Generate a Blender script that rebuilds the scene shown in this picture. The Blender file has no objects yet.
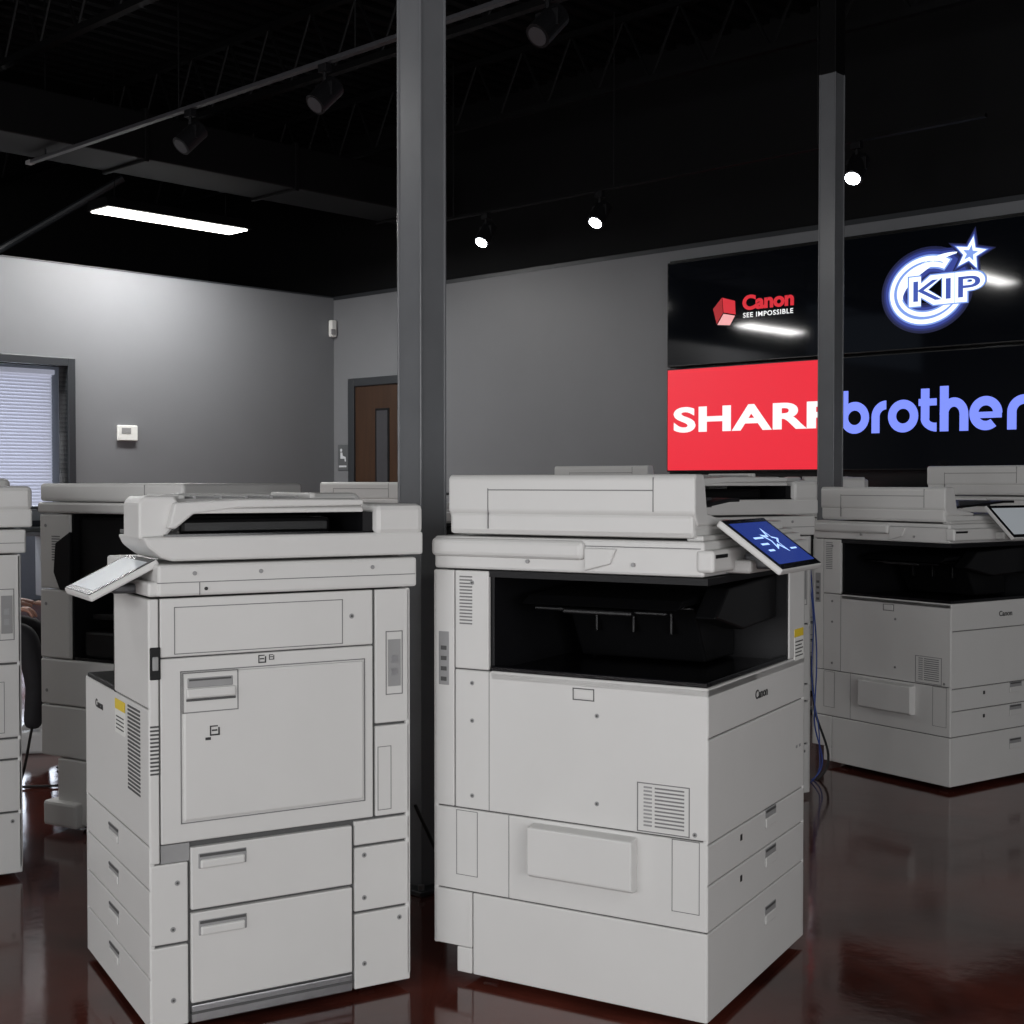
import bpy, bmesh, math, random
from mathutils import Vector, Matrix
random.seed(3)
scene = bpy.context.scene
scene.view_settings.view_transform = 'Standard'
scene.view_settings.look = 'None'

# ------------------------------------------------------------------ materials
MATS = {}
def mat(name, col, rough=0.5, metal=0.0, emit=None, estr=0.0, noise=0.0, nscale=40, bump=0.0, coat=0.0, spec=0.5):
    if name in MATS: return MATS[name]
    m = bpy.data.materials.new(name); m.use_nodes = True
    nt = m.node_tree; b = nt.nodes['Principled BSDF']
    b.inputs['Base Color'].default_value = (*col, 1)
    b.inputs['Roughness'].default_value = rough
    b.inputs['Metallic'].default_value = metal
    b.inputs['Specular IOR Level'].default_value = spec
    if coat: b.inputs['Coat Weight'].default_value = coat
    if emit:
        b.inputs['Emission Color'].default_value = (*emit, 1)
        b.inputs['Emission Strength'].default_value = estr
    if noise or bump:
        tc = nt.nodes.new('ShaderNodeTexCoord'); n = nt.nodes.new('ShaderNodeTexNoise')
        n.inputs['Scale'].default_value = nscale; n.inputs['Detail'].default_value = 4
        nt.links.new(tc.outputs['Object'], n.inputs['Vector'])
        if noise:
            r = nt.nodes.new('ShaderNodeValToRGB')
            r.color_ramp.elements[0].position = 0.3; r.color_ramp.elements[1].position = 0.7
            r.color_ramp.elements[0].color = (*[c*(1-noise) for c in col], 1)
            r.color_ramp.elements[1].color = (*[min(1, c*(1+noise)) for c in col], 1)
            nt.links.new(n.outputs['Fac'], r.inputs['Fac']); nt.links.new(r.outputs['Color'], b.inputs['Base Color'])
        if bump:
            bp = nt.nodes.new('ShaderNodeBump'); bp.inputs['Strength'].default_value = bump
            bp.inputs['Distance'].default_value = 0.002
            nt.links.new(n.outputs['Fac'], bp.inputs['Height']); nt.links.new(bp.outputs['Normal'], b.inputs['Normal'])
    MATS[name] = m
    return m

M_white = mat('plastic_light_grey', (0.61, 0.605, 0.59), 0.40, noise=0.015, nscale=6, bump=0.05)
M_white2 = mat('plastic_pale_grey', (0.55, 0.545, 0.53), 0.45, noise=0.015, nscale=6)
M_gap_shade = mat('panel_gap_and_shade_grey', (0.07, 0.07, 0.07), 0.6)  # panel gaps, and the painted shade strips in handle recesses
M_line = mat('panel_line_grey', (0.18, 0.18, 0.18), 0.6)
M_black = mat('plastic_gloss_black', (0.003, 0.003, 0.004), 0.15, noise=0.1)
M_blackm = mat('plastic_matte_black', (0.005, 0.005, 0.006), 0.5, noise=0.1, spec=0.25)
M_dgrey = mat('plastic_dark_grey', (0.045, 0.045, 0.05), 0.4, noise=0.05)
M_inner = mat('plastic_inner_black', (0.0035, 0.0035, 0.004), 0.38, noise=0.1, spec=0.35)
M_mid = mat('plastic_mid_grey', (0.28, 0.28, 0.28), 0.45, noise=0.03)
M_screen_blue = mat('touchscreen_blue', (0.01, 0.02, 0.08), 0.1, emit=(0.02, 0.04, 0.22), estr=0.9)
M_ui = mat('touchscreen_icons', (0.3, 0.5, 0.8), 0.2, emit=(0.40, 0.58, 1.0), estr=1.2)
M_screen_white = mat('touchscreen_pale', (0.25, 0.26, 0.27), 0.12, emit=(0.6, 0.65, 0.7), estr=0.30)
M_yellow = mat('sticker_yellow', (0.75, 0.55, 0.03), 0.5, noise=0.03)
M_sticker = mat('sticker_white', (0.75, 0.75, 0.72), 0.5, noise=0.02)
M_ink = mat('ink_black', (0.02, 0.02, 0.02), 0.5, noise=0.02)
M_steel = mat('brushed_steel', (0.35, 0.35, 0.36), 0.35, metal=0.9, noise=0.05)
M_rubber = mat('rubber_black', (0.012, 0.012, 0.012), 0.6, noise=0.05)

# ------------------------------------------------------------------ mesh builder
class Part:
    def __init__(s, name):
        s.name = name; s.bm = bmesh.new(); s.mats = []
    def mi(s, m):
        if m not in s.mats: s.mats.append(m)
        return s.mats.index(m)
    def _fin(s, tmp, m, bev, seg=2, M=None, smooth=False):
        if bev > 0:
            bmesh.ops.bevel(tmp, geom=list(tmp.edges), offset=bev, segments=seg, affect='EDGES', profile=0.5, clamp_overlap=True)
        if M is not None: bmesh.ops.transform(tmp, matrix=M, verts=tmp.verts)
        idx = s.mi(m)
        for f in tmp.faces:
            f.material_index = idx; f.smooth = smooth
        me = bpy.data.meshes.new('tmp'); tmp.to_mesh(me); tmp.free()
        s.bm.from_mesh(me); bpy.data.meshes.remove(me)
    def box(s, x0, x1, y0, y1, z0, z1, m, bev=0.0, seg=2, M=None):
        t = bmesh.new(); bmesh.ops.create_cube(t, size=1)
        for v in t.verts:
            v.co = Vector(((x0+x1)/2+v.co.x*(x1-x0), (y0+y1)/2+v.co.y*(y1-y0), (z0+z1)/2+v.co.z*(z1-z0)))
        bev = min(bev, 0.45*min(abs(x1-x0), abs(y1-y0), abs(z1-z0)))
        s._fin(t, m, bev, seg, M)
    def prism(s, pts, axis, a0, a1, m, bev=0.0, M=None, seg=2):
        t = bmesh.new()
        def mk(p, a):
            if axis == 'x': return (a, p[0], p[1])
            if axis == 'y': return (p[0], a, p[1])
            return (p[0], p[1], a)
        v0 = [t.verts.new(mk(p, a0)) for p in pts]; v1 = [t.verts.new(mk(p, a1)) for p in pts]
        t.faces.new(v0); t.faces.new(list(reversed(v1)))
        n = len(pts)
        for i in range(n):
            t.faces.new((v0[i], v1[i], v1[(i+1) % n], v0[(i+1) % n]))
        bmesh.ops.recalc_face_normals(t, faces=t.faces)
        s._fin(t, m, bev, seg, M)
    def cyl(s, p0, p1, r, m, n=16, r2=None, smooth=True):
        p0 = Vector(p0); p1 = Vector(p1); d = p1-p0
        t = bmesh.new()
        bmesh.ops.create_cone(t, cap_ends=True, segments=n, radius1=r, radius2=r if r2 is None else r2, depth=d.length)
        M = Matrix.Translation((p0+p1)/2) @ d.to_track_quat('Z', 'Y').to_matrix().to_4x4()
        s._fin(t, m, 0, M=M)
    def sphere(s, c, r, m, sc=(1, 1, 1), n=16):
        t = bmesh.new(); bmesh.ops.create_uvsphere(t, u_segments=n*2, v_segments=n, radius=r)
        M = Matrix.Translation(c) @ Matrix.Diagonal((*sc, 1))
        s._fin(t, m, 0, M=M, smooth=True)
    def grect(s, face, c, a0, a1, b0, b1, w=0.0028, m=None, d=0.0006):
        m = m or M_line; w *= 0.8
        def q(p0, p1, q0, q1):
            if face == 'x': s.box(c-d, c+d, p0, p1, q0, q1, m)
            elif face == 'y': s.box(p0, p1, c-d, c+d, q0, q1, m)
            else: s.box(p0, p1, q0, q1, c-d, c+d, m)
        q(a0, a1, b0, b0+w); q(a0, a1, b1-w, b1); q(a0, a0+w, b0, b1); q(a1-w, a1, b0, b1)
    def obj(s, parent=None, M=None):
        me = bpy.data.meshes.new(s.name); s.bm.to_mesh(me); s.bm.free()
        for m in s.mats: me.materials.append(m)
        o = bpy.data.objects.new(s.name, me); scene.collection.objects.link(o)
        if parent is not None: o.parent = parent
        if M is not None: o.matrix_world = M
        return o

def empty(name, loc=(0, 0, 0), rot=0.0, sc=(1, 1, 1)):
    e = bpy.data.objects.new(name, None); e.empty_display_size = 0.2
    e.location = loc; e.rotation_euler = (0, 0, rot); e.scale = sc
    scene.collection.objects.link(e); return e

def text_mesh(name, body, w, h, m, M, parent, offset=0.0, ext=0.0005, shear=0.0, spacing=1.0):
    cu = bpy.data.curves.new(name, 'FONT'); cu.body = body; cu.size = 1; cu.offset = offset; cu.extrude = 0.01
    cu.shear = shear; cu.space_character = spacing; cu.resolution_u = 6
    o = bpy.data.objects.new(name+'_c', cu); scene.collection.objects.link(o)
    bpy.context.view_layer.update()
    me = bpy.data.meshes.new_from_object(o.evaluated_get(bpy.context.evaluated_depsgraph_get()))
    bpy.data.objects.remove(o)
    xs = [v.co.x for v in me.vertices]; ys = [v.co.y for v in me.vertices]
    cx, cy = (min(xs)+max(xs))/2, (min(ys)+max(ys))/2
    sx, sy = w/(max(xs)-min(xs)), h/(max(ys)-min(ys))
    for v in me.vertices:
        v.co = M @ Vector(((v.co.x-cx)*sx, (v.co.y-cy)*sy, v.co.z*ext/0.01))
    me.name = name; me.materials.clear(); me.materials.append(m)
    o = bpy.data.objects.new(name, me); scene.collection.objects.link(o); o.parent = parent
    return o

def T_front(x, y, z): return Matrix.Translation((x, y, z)) @ Matrix.Rotation(math.pi/2, 4, 'X')

FLOOR = -0.03
def clone(src, name, loc, rot, sc=(1, 1, 1), skip=()):
    e = empty(name, loc, rot, sc)
    for c in src.children:
        if c.name.split('.')[0] in skip: continue
        n = c.copy(); scene.collection.objects.link(n); n.parent = e
    return e

def panel_part(cx, cy, cz, th, hw, hl, scr, icons, extra):
    k = Part('control_panel')
    Mp = Matrix.Translation((cx, cy, cz)) @ Matrix.Rotation(th, 4, 'X')
    k.box(-hw, hw, -hl, hl, -0.016, 0.0, M_white, 0.004, M=Mp)
    k.box(-hw+0.003, hw-0.003, -hl+0.003, hl-0.003, -0.002, 0.0012, M_black, 0.001, M=Mp)
    k.box(-hw+0.018, hw-0.018, -hl+0.018, hl-0.018, 0.0, 0.0018, scr, M=Mp)
    if icons:
        def star(r0, z0, z1, m):
            st = []
            for i in range(10):
                r = r0 if i % 2 == 0 else r0*0.42
                st.append((0.015+r*math.sin(i*math.pi/5+0.2), 0.005+r*math.cos(i*math.pi/5+0.2)))
            k.prism(st, 'z', z0, z1, m, M=Mp)
        star(0.046, 0.0017, 0.0021, M_ui); star(0.028, 0.002, 0.0024, M_screen_blue)
        for i in range(3): k.box(-0.085, -0.05+0.012*i, -0.03+0.022*i, -0.024+0.022*i, 0.0017, 0.0021, M_ui, M=Mp)
        k.box(0.06, 0.10, -0.03, -0.025, 0.0017, 0.0021, M_ui, M=Mp)
    for b_ in extra: k.box(*b_)
    return k

# ------------------------------------------------------------------ copier type A (wide office copier)
def copier_A(loc, rot):
    root = empty('office_copier', loc, rot)
    W, D = 0.67, 0.71
    g = 0.0015; ZB = -0.012
    p = Part('body')
    p.box(0.006, W-0.004, 0.006, D-0.08, ZB+0.003, 0.05, M_gap_shade)
    p.box(0.006, W-0.004, 0.006, D-0.004, 0.05, 0.715, M_gap_shade)
    p.box(0.006, W-0.004, 0.555, D-0.004, 0.71, 0.955, M_gap_shade)
    p.box(0.545, W-0.004, 0.006, D-0.004, 0.71, 0.955, M_gap_shade)
    def sp(y0, y1, z0, z1, m=M_white, x0=0.0, b=0.003):
        p.box(x0, x0+0.012, y0+g, y1-g, z0+g, z1-g, m, b)
    def fp(x0, x1, z0, z1, m=M_white, y0=0.0, b=0.003):
        p.box(x0+g, x1-g, y0, y0+0.012, z0+g, z1-g, m, b)
    sp(0, 0.65, 0.387, 0.722); sp(0.65, D, 0.387, 0.96); sp(0.553, 0.65, 0.722, 0.96)
    sp(0, D, 0.187, 0.387); sp(0, 0.60, ZB, 0.187); sp(0.60, D, 0.05, 0.187); sp(0.60, 0.645, ZB, 0.052)
    p.box(0.0, W, 0.0, 0.03, 0.700, 0.722, M_white, 0.004)
    p.box(0.0, 0.025, 0.0, 0.55, 0.700, 0.7225, M_white, 0.004)
    fp(0, W, 0.611, 0.722); fp(0, W, 0.38, 0.611); fp(0, W, 0.29, 0.38); fp(0, W, 0.187, 0.29); fp(0, W, ZB, 0.187)
    fp(0.545, W, 0.722, 0.958)
    p.box(W-0.012, W, 0, D, 0.0+g, 0.96, M_white, 0.004)
    p.box(0, W, D-0.012, D, 0.05, 0.958, M_white, 0.004)
    for z in (0.335, 0.24, 0.10):
        p.box(0.37, 0.45, -0.0008, 0.004, z, z+0.045, M_mid, 0.003)
        p.box(0.372, 0.448, -0.003, 0.004, z, z+0.024, M_white, 0.004)
        p.box(0.375, 0.445, -0.0015, 0.004, z+0.036, z+0.042, M_gap_shade)  # grey plate and dark strip paint the shade inside each drawer grip
    p.box(0.20, 0.212, -0.001, 0.003, 0.345, 0.359, M_ink); p.box(0.20, 0.212, -0.001, 0.003, 0.25, 0.264, M_ink)
    for x in (0.60, 0.625):
        p.box(x, x+0.012, -0.001, 0.003, 0.49, 0.497, M_mid)
    p.grect('x', 0.0, 0.275, 0.33, 0.672, 0.700, 0.003, M_gap_shade)
    p.box(-0.002, 0.004, 0.28, 0.325, 0.676, 0.696, M_white, 0.002)
    for (y, z) in ((0.268, 0.64), (0.268, 0.44), (0.60, 0.69), (0.60, 0.60), (0.60, 0.42), (0.03, 0.40), (0.6, 0.93)):
        p.cyl((-0.0012, y, z), (0.004, y, z), 0.0055, M_mid, 10); p.cyl((-0.002, y, z), (0.004, y, z), 0.0025, M_gap_shade, 8)
    p.grect('x', 0.0, 0.042, 0.168, 0.392, 0.502, 0.003)
    for i in range(11):
        z = 0.405+i*0.0085
        p.box(-0.001, 0.004, 0.055, 0.125, z, z+0.0035, M_line)
        p.box(-0.001, 0.004, 0.132, 0.152, z, z+0.004, M_mid)
    for i in range(15):
        z = 0.83+i*0.008
        p.box(-0.001, 0.004, 0.60, 0.635, z, z+0.0035, M_line)
    p.box(-0.001, 0.004, 0.665, 0.695, 0.68, 0.81, M_mid, 0.002)
    for z in (0.69, 0.715, 0.74, 0.765): p.box(-0.002, 0.004, 0.672, 0.688, z, z+0.010, M_gap_shade)
    p.prism([(-0.032, 0.262), (-0.032, 0.372), (0.004, 0.378), (0.004, 0.255), (-0.02, 0.255)], 'y', 0.168, 0.434, M_white, 0.004)
    p.grect('x', 0.0, 0.0185, 0.084, 0.225, 0.385, 0.002)
    p.grect('x', 0.0, 0.585, 0.645, 0.225, 0.382, 0.002)
    p.box(-0.0006, 0.002, 0.498, 0.4995, 0.19, 0.385, M_line)
    p.box(-0.0006, 0.002, 0.552, 0.5535, 0.39, 0.72, M_line)
    p.box(0.585, 0.655, -0.001, 0.003, 0.775, 0.795, M_yellow); p.box(0.585, 0.655, -0.001, 0.003, 0.715, 0.773, M_sticker)
    for i in range(5): p.box(0.59, 0.65-0.01*(i % 2), -0.0015, 0.003, 0.725+i*0.009, 0.728+i*0.009, M_ink)
    p.obj(root)
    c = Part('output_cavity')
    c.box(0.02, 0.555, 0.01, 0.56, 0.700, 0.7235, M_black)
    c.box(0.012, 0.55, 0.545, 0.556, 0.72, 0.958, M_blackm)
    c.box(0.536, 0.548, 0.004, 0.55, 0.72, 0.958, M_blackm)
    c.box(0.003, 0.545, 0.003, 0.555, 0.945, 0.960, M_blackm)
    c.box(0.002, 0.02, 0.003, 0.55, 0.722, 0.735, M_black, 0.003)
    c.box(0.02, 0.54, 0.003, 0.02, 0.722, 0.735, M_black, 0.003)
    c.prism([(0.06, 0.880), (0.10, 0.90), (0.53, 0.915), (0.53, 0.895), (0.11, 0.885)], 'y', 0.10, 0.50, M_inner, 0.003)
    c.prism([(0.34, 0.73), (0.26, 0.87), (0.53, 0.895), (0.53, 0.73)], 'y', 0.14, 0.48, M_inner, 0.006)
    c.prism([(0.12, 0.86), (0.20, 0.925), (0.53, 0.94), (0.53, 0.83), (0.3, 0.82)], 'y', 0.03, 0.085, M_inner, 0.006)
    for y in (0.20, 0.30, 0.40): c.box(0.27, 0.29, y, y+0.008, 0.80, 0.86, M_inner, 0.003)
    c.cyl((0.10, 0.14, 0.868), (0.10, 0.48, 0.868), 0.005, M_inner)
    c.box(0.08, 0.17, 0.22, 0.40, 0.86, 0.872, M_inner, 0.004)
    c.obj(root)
    s = Part('scanner')
    s.box(0.004, W, 0.012, D, 0.962, 1.040, M_white, 0.006)
    s.box(-0.012, 0.05, 0.30, D+0.002, 0.992, 1.036, M_white, 0.012, 3)
    s.prism([(0.30, 0.968), (0.30, 1.02), (0.22, 1.02), (0.235, 0.985)], 'x', -0.004, 0.05, M_white, 0.003)
    s.box(0.0, W-0.01, -0.012, 0.03, 0.972, 1.022, M_white, 0.008, 3)
    s.box(0.01, 0.08, -0.0135, 0.0, 1.004, 1.012, M_blackm)
    s.box(0.001, 0.006, 0.02, 0.70, 1.0235, 1.0255, M_line)
    for y in (0.45, 0.18): s.cyl((0.0, y, 0.985), (0.006, y, 0.985), 0.005, M_mid, 8)
    s.box(0.02, 0.63, 0.02, 0.06, 1.040, 1.052, M_white2, 0.004)
    s.obj(root)
    a = Part('document_feeder')
    a.box(0.004, 0.60, 0.035, 0.665, 1.046, 1.072, M_white, 0.008)
    a.box(0.002, 0.12, 0.036, 0.664, 1.050, 1.098, M_white, 0.008)
    a.prism([(0.0, 1.101), (0.0, 1.178), (0.008, 1.187), (0.052, 1.187), (0.060, 1.170), (0.075, 1.10), (0.18, 1.082), (0.18, 1.072), (0.02, 1.072)], 'y', 0.032, 0.667, M_white, 0.005)
    a.box(-0.001, 0.004, 0.13, 0.132, 1.104, 1.18, M_line)
    a.box(-0.001, 0.004, 0.555, 0.557, 1.06, 1.155, M_line)
    a.box(-0.001, 0.004, 0.132, 0.555, 1.150, 1.1525, M_line)
    a.box(0.10, 0.60, 0.52, 0.666, 1.07, 1.128, M_white, 0.012)
    a.prism([(0.14, 1.09), (0.14, 1.10), (0.55, 1.128), (0.62, 1.128), (0.62, 1.118), (0.55, 1.118)], 'y', 0.16, 0.50, M_blackm, 0.002)
    a.box(0.30, 0.50, 0.19, 0.20, 1.105, 1.13, M_dgrey, 0.002); a.box(0.30, 0.50, 0.46, 0.47, 1.105, 1.13, M_dgrey, 0.002)
    a.box(0.14, 0.20, 0.05, 0.52, 1.07, 1.085, M_blackm, 0.003)
    a.obj(root)
    panel_part(0.21, -0.07, 1.033, math.atan2(0.102, 0.14), 0.14, 0.09, M_screen_blue, True,
               [(0.13, 0.29, -0.05, 0.02, 0.965, 0.995, M_white2, 0.008), (0.16, 0.26, -0.09, -0.02, 0.975, 1.01, M_dgrey, 0.006)]).obj(root)
    w = Part('casters')
    for x in (0.07, W-0.07):
        for y in (0.07, 0.58):
            w.cyl((x-0.012, y, FLOOR+0.022), (x+0.012, y, FLOOR+0.022), 0.022, M_rubber)
            w.box(x-0.02, x+0.02, y-0.02, y+0.02, -0.014, 0.004, M_steel, 0.002)
    w.obj(root)
    text_mesh('logo', 'Canon', 0.085, 0.022, M_ink, T_front(0.34, -0.0006, 0.668), root, offset=0.02)
    return root

# ------------------------------------------------------------------ copier type B (compact floor copier), right side = plane x=0
def copier_B(loc, rot):
    root = empty('compact_copier', loc, rot)
    W, D = 0.60, 0.62
    g = 0.0015; ZB = -0.014
    p = Part('body')
    p.box(-W+0.004, -0.008, 0.006, D-0.004, ZB+0.003, 0.675, M_gap_shade)
    p.box(-0.30, -0.008, 0.006, D-0.004, 0.67, 0.918, M_gap_shade)
    p.box(-W+0.004, -0.29, 0.45, D-0.004, 0.67, 0.918, M_gap_shade)
    def sp(y0, y1, z0, z1, m=M_white, x1=0.0, b=0.003):
        p.box(-0.014, x1, y0+g, y1-g, z0+g, z1-g, m, b)
    def fp(x0, x1, z0, z1, m=M_white):
        p.box(x0+g, x1-g, 0.0, 0.012, z0+g, z1-g, m, 0.003)
    sp(0, 0.024, 0.345, 0.92)
    sp(0.024, 0.525, 0.79, 0.92); p.grect('x', 0.0, 0.056, 0.448, 0.797, 0.900, 0.0025)
    sp(0.024, 0.525, 0.385, 0.79)
    sp(0.0717, 0.50, 0.43, 0.757, x1=0.006, b=0.006)
    p.grect('x', 0.0008, 0.0685, 0.503, 0.427, 0.760, 0.003, M_line)
    p.grect('x', 0.006, 0.0717, 0.197, 0.668, 0.757, 0.003)
    p.box(0.0, 0.0075, 0.082, 0.185, 0.722, 0.745, M_mid, 0.003); p.box(0.0, 0.009, 0.086, 0.180, 0.738, 0.742, M_gap_shade)  # shade of the handle recess painted as grey plate with dark strip
    p.box(0.0, 0.013, 0.080, 0.190, 0.700, 0.722, M_white, 0.004); p.box(0.0, 0.009, 0.080, 0.190, 0.694, 0.699, M_gap_shade)
    def page_icon(x, y, z, s):
        p.box(x, x+0.0012, y, y+s, z, z+s*0.15, M_ink); p.box(x, x+0.0012, y, y+s*0.12, z, z+s, M_ink)
        p.box(x, x+0.0012, y+s*0.85, y+s, z, z+s*0.8, M_ink); p.box(x, x+0.0012, y+s*0.1, y+s*0.8, z+s*0.88, z+s, M_ink)
        p.box(x, x+0.0012, y+s*0.2, y+s*0.75, z+s*0.45, z+s*0.6, M_ink)
    page_icon(0.0, 0.245, 0.766, 0.018); page_icon(0.0, 0.27, 0.772, 0.012)
    page_icon(0.006, 0.132, 0.615, 0.022); p.box(0.006, 0.0072, 0.122, 0.134, 0.606, 0.612, M_ink)
    sp(0.088, 0.47, 0.235, 0.375, x1=0.004); sp(0.088, 0.47, 0.03, 0.231, x1=0.004)
    for z in (0.325, 0.178):
        p.box(0.0, 0.0055, 0.105, 0.215, z, z+0.034, M_mid, 0.003)
        p.box(0.0, 0.0065, 0.108, 0.212, z+0.026, z+0.032, M_gap_shade)  # dark strip painted as shadow along the recess top
        p.box(0.0, 0.010, 0.110, 0.210, z, z+0.020, M_white, 0.004)
    sp(0, 0.085, ZB, 0.165); sp(0, 0.085, 0.168, 0.345)
    sp(0.474, D, ZB, 0.165); sp(0.474, D, 0.168, 0.32)
    sp(0.474, D, 0.323, 0.382); sp(0.528, D, 0.385, 0.60); sp(0.528, D, 0.603, 0.92)
    p.box(-0.014, -0.004, 0.0255, 0.088, 0.345, 0.384, M_mid)
    p.box(-0.03, 0.001, 0.09, 0.47, ZB, 0.026, M_steel, 0.003); p.box(-0.03, 0.002, 0.09, 0.47, 0.006, 0.012, M_gap_shade)
    p.grect('x', 0.0, 0.556, 0.60, 0.67, 0.82, 0.003)
    p.box(-0.001, 0.002, 0.562, 0.594, 0.69, 0.80, M_mid); p.box(-0.001, 0.003, 0.570, 0.585, 0.745, 0.762, M_steel); p.box(-0.001, 0.003, 0.570, 0.585, 0.715, 0.732, M_steel)
    p.grect('x', 0.0, 0.535, 0.57, 0.40, 0.55, 0.002)
    for (y, z) in ((0.05, 0.045), (0.05, 0.20), (0.50, 0.045), (0.50, 0.30), (0.59, 0.14), (0.47, 0.86), (0.5, 0.20), (0.06, 0.3)):
        p.cyl((-0.002, y, z), (0.0014, y, z), 0.006, M_mid, 10); p.cyl((-0.002, y, z), (0.002, y, z), 0.0028, M_gap_shade, 8)
    p.box(-0.002, 0.003, 0.003, 0.026, 0.745, 0.815, M_blackm, 0.003); p.box(0.0, 0.005, 0.008, 0.021, 0.765, 0.795, M_mid, 0.002)
    for i in range(13):
        z = 0.54+i*0.0085
        p.box(-0.002, 0.0012, 0.003, 0.0225, z, z+0.004, M_gap_shade)
    for i in range(22):
        z = 0.48+i*0.0088
        p.box(-0.175, -0.07, -0.0012, 0.002, z, z+0.0045, M_gap_shade)
    fp(-W, 0, 0.385, 0.682); fp(-W, 0, 0.29, 0.385); fp(-W, 0, 0.193, 0.29); fp(-W, 0, 0.098, 0.193); fp(-W, 0, ZB, 0.098)
    fp(-0.30, 0, 0.682, 0.92)
    for z in (0.33, 0.235, 0.14, 0.045):
        p.box(-0.36, -0.27, -0.0012, 0.004, z, z+0.035, M_mid, 0.003); p.box(-0.358, -0.272, -0.004, 0.004, z, z+0.018, M_white, 0.003); p.box(-0.36, -0.27, -0.002, 0.004, z+0.027, z+0.033, M_gap_shade)  # grip shade put into colour: grey plate, dark strip at top
    p.box(-0.29, -0.20, -0.001, 0.003, 0.59, 0.66, M_sticker); p.box(-0.29, -0.20, -0.0015, 0.003, 0.645, 0.668, M_yellow)
    for i in range(4): p.box(-0.28, -0.21, -0.0015, 0.003, 0.60+i*0.009, 0.603+i*0.009, M_ink)
    p.box(-W, -W+0.012, 0, D, ZB, 0.682, M_white, 0.004)
    p.box(-W, -W+0.012, 0.45, D, 0.682, 0.92, M_white, 0.004)
    p.box(-W, 0, D-0.012, D, 0.0, 0.92, M_white, 0.004)
    p.obj(root)
    c = Part('output_cavity')
    c.box(-W+0.005, -0.30, 0.004, 0.45, 0.675, 0.690, M_blackm, 0.003)
    c.box(-0.312, -0.300, 0.002, 0.45, 0.68, 0.918, M_blackm)
    c.box(-W+0.008, -0.30, 0.44, 0.452, 0.68, 0.918, M_blackm)
    c.prism([(-W+0.02, 0.72), (-0.31, 0.69), (-0.31, 0.685), (-W+0.02, 0.69)], 'y', 0.08, 0.42, M_blackm, 0.002)
    c.obj(root)
    s = Part('scanner')
    s.box(-0.45, 0.006, 0.020, 0.635, 0.923, 0.992, M_white, 0.006)
    s.box(-0.02, 0.0075, 0.02, 0.63, 0.952, 0.9538, M_line)
    s.box(-0.02, 0.0078, 0.11, 0.1115, 0.925, 0.952, M_line)
    s.box(-0.30, 0.0, 0.0, 0.03, 0.923, 0.955, M_white, 0.006)
    for y in (0.10, 0.52, 0.25): s.cyl((0.0, y, 0.972), (0.0085, y, 0.972), 0.005, M_mid, 8)
    s.cyl((0.0, 0.125, 0.938), (0.009, 0.125, 0.938), 0.004, M_ink, 8)
    s.obj(root)
    a = Part('document_feeder')
    a.prism([(0.055, 0.998), (0.03, 1.006), (0.0, 1.03), (-0.01, 1.052), (0.655, 1.052), (0.655, 0.998)], 'x', -0.22, 0.0, M_white, 0.006)
    a.box(-0.44, -0.21, 0.16, 0.655, 0.998, 1.052, M_white, 0.006)
    a.box(-0.46, 0.002, 0.53, 0.655, 1.045, 1.118, M_white, 0.014)
    a.box(-0.46, -0.36, 0.16, 0.655, 1.02, 1.142, M_white, 0.02, 3)
    a.prism([(-0.014, 1.045), (-0.014, 1.125), (0.0, 1.14), (0.065, 1.14), (0.088, 1.10), (0.045, 1.05)], 'x', -0.15, -0.02, M_white, 0.006)
    a.box(-0.40, -0.01, 0.04, 0.53, 1.048, 1.056, M_black)
    a.box(-0.42, -0.36, 0.165, 0.53, 1.048, 1.11, M_blackm)
    a.box(-0.42, -0.015, 0.505, 0.532, 1.048, 1.10, M_blackm)
    a.box(-0.36, -0.10, 0.10, 0.46, 1.05, 1.088, M_inner, 0.01)
    a.prism([(-0.42, 1.105), (-0.06, 1.118), (0.0, 1.100), (0.0, 1.110), (-0.05, 1.133), (-0.42, 1.122)], 'y', 0.07, 0.50, M_white, 0.003)
    a.prism([(0.045, 1.070), (0.06, 1.068), (0.10, 1.100), (0.20, 1.112), (0.50, 1.116), (0.50, 1.130), (0.22, 1.132), (0.06, 1.125)], 'x', -0.06, 0.002, M_white, 0.004)
    a.box(-0.35, -0.08, 0.09, 0.105, 1.115, 1.142, M_white2, 0.004); a.box(-0.35, -0.08, 0.40, 0.415, 1.122, 1.145, M_white2, 0.004)
    for i in range(5): a.box(-0.30, -0.07, 0.12+i*0.06, 0.127+i*0.06, 1.125, 1.138, M_mid, 0.001)
    a.obj(root)
    panel_part(-0.15, -0.045, 0.966, math.atan2(0.075, 0.15), 0.12, 0.082, M_screen_white, False,
               [(-0.20, -0.10, -0.05, 0.02, 0.925, 0.945, M_dgrey, 0.006)]).obj(root)
    w = Part('casters')
    for x in (-0.07, -W+0.07):
        for y in (0.07, D-0.09):
            w.cyl((x-0.012, y, FLOOR+0.022), (x+0.012, y, FLOOR+0.022), 0.022, M_rubber)
            w.box(x-0.02, x+0.02, y-0.02, y+0.02, -0.015, 0.004, M_steel, 0.002)
    w.obj(root)
    text_mesh('logo', 'Canon', 0.075, 0.02, M_ink, T_front(-0.45, -0.0006, 0.63), root, offset=0.02)
    return root

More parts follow.
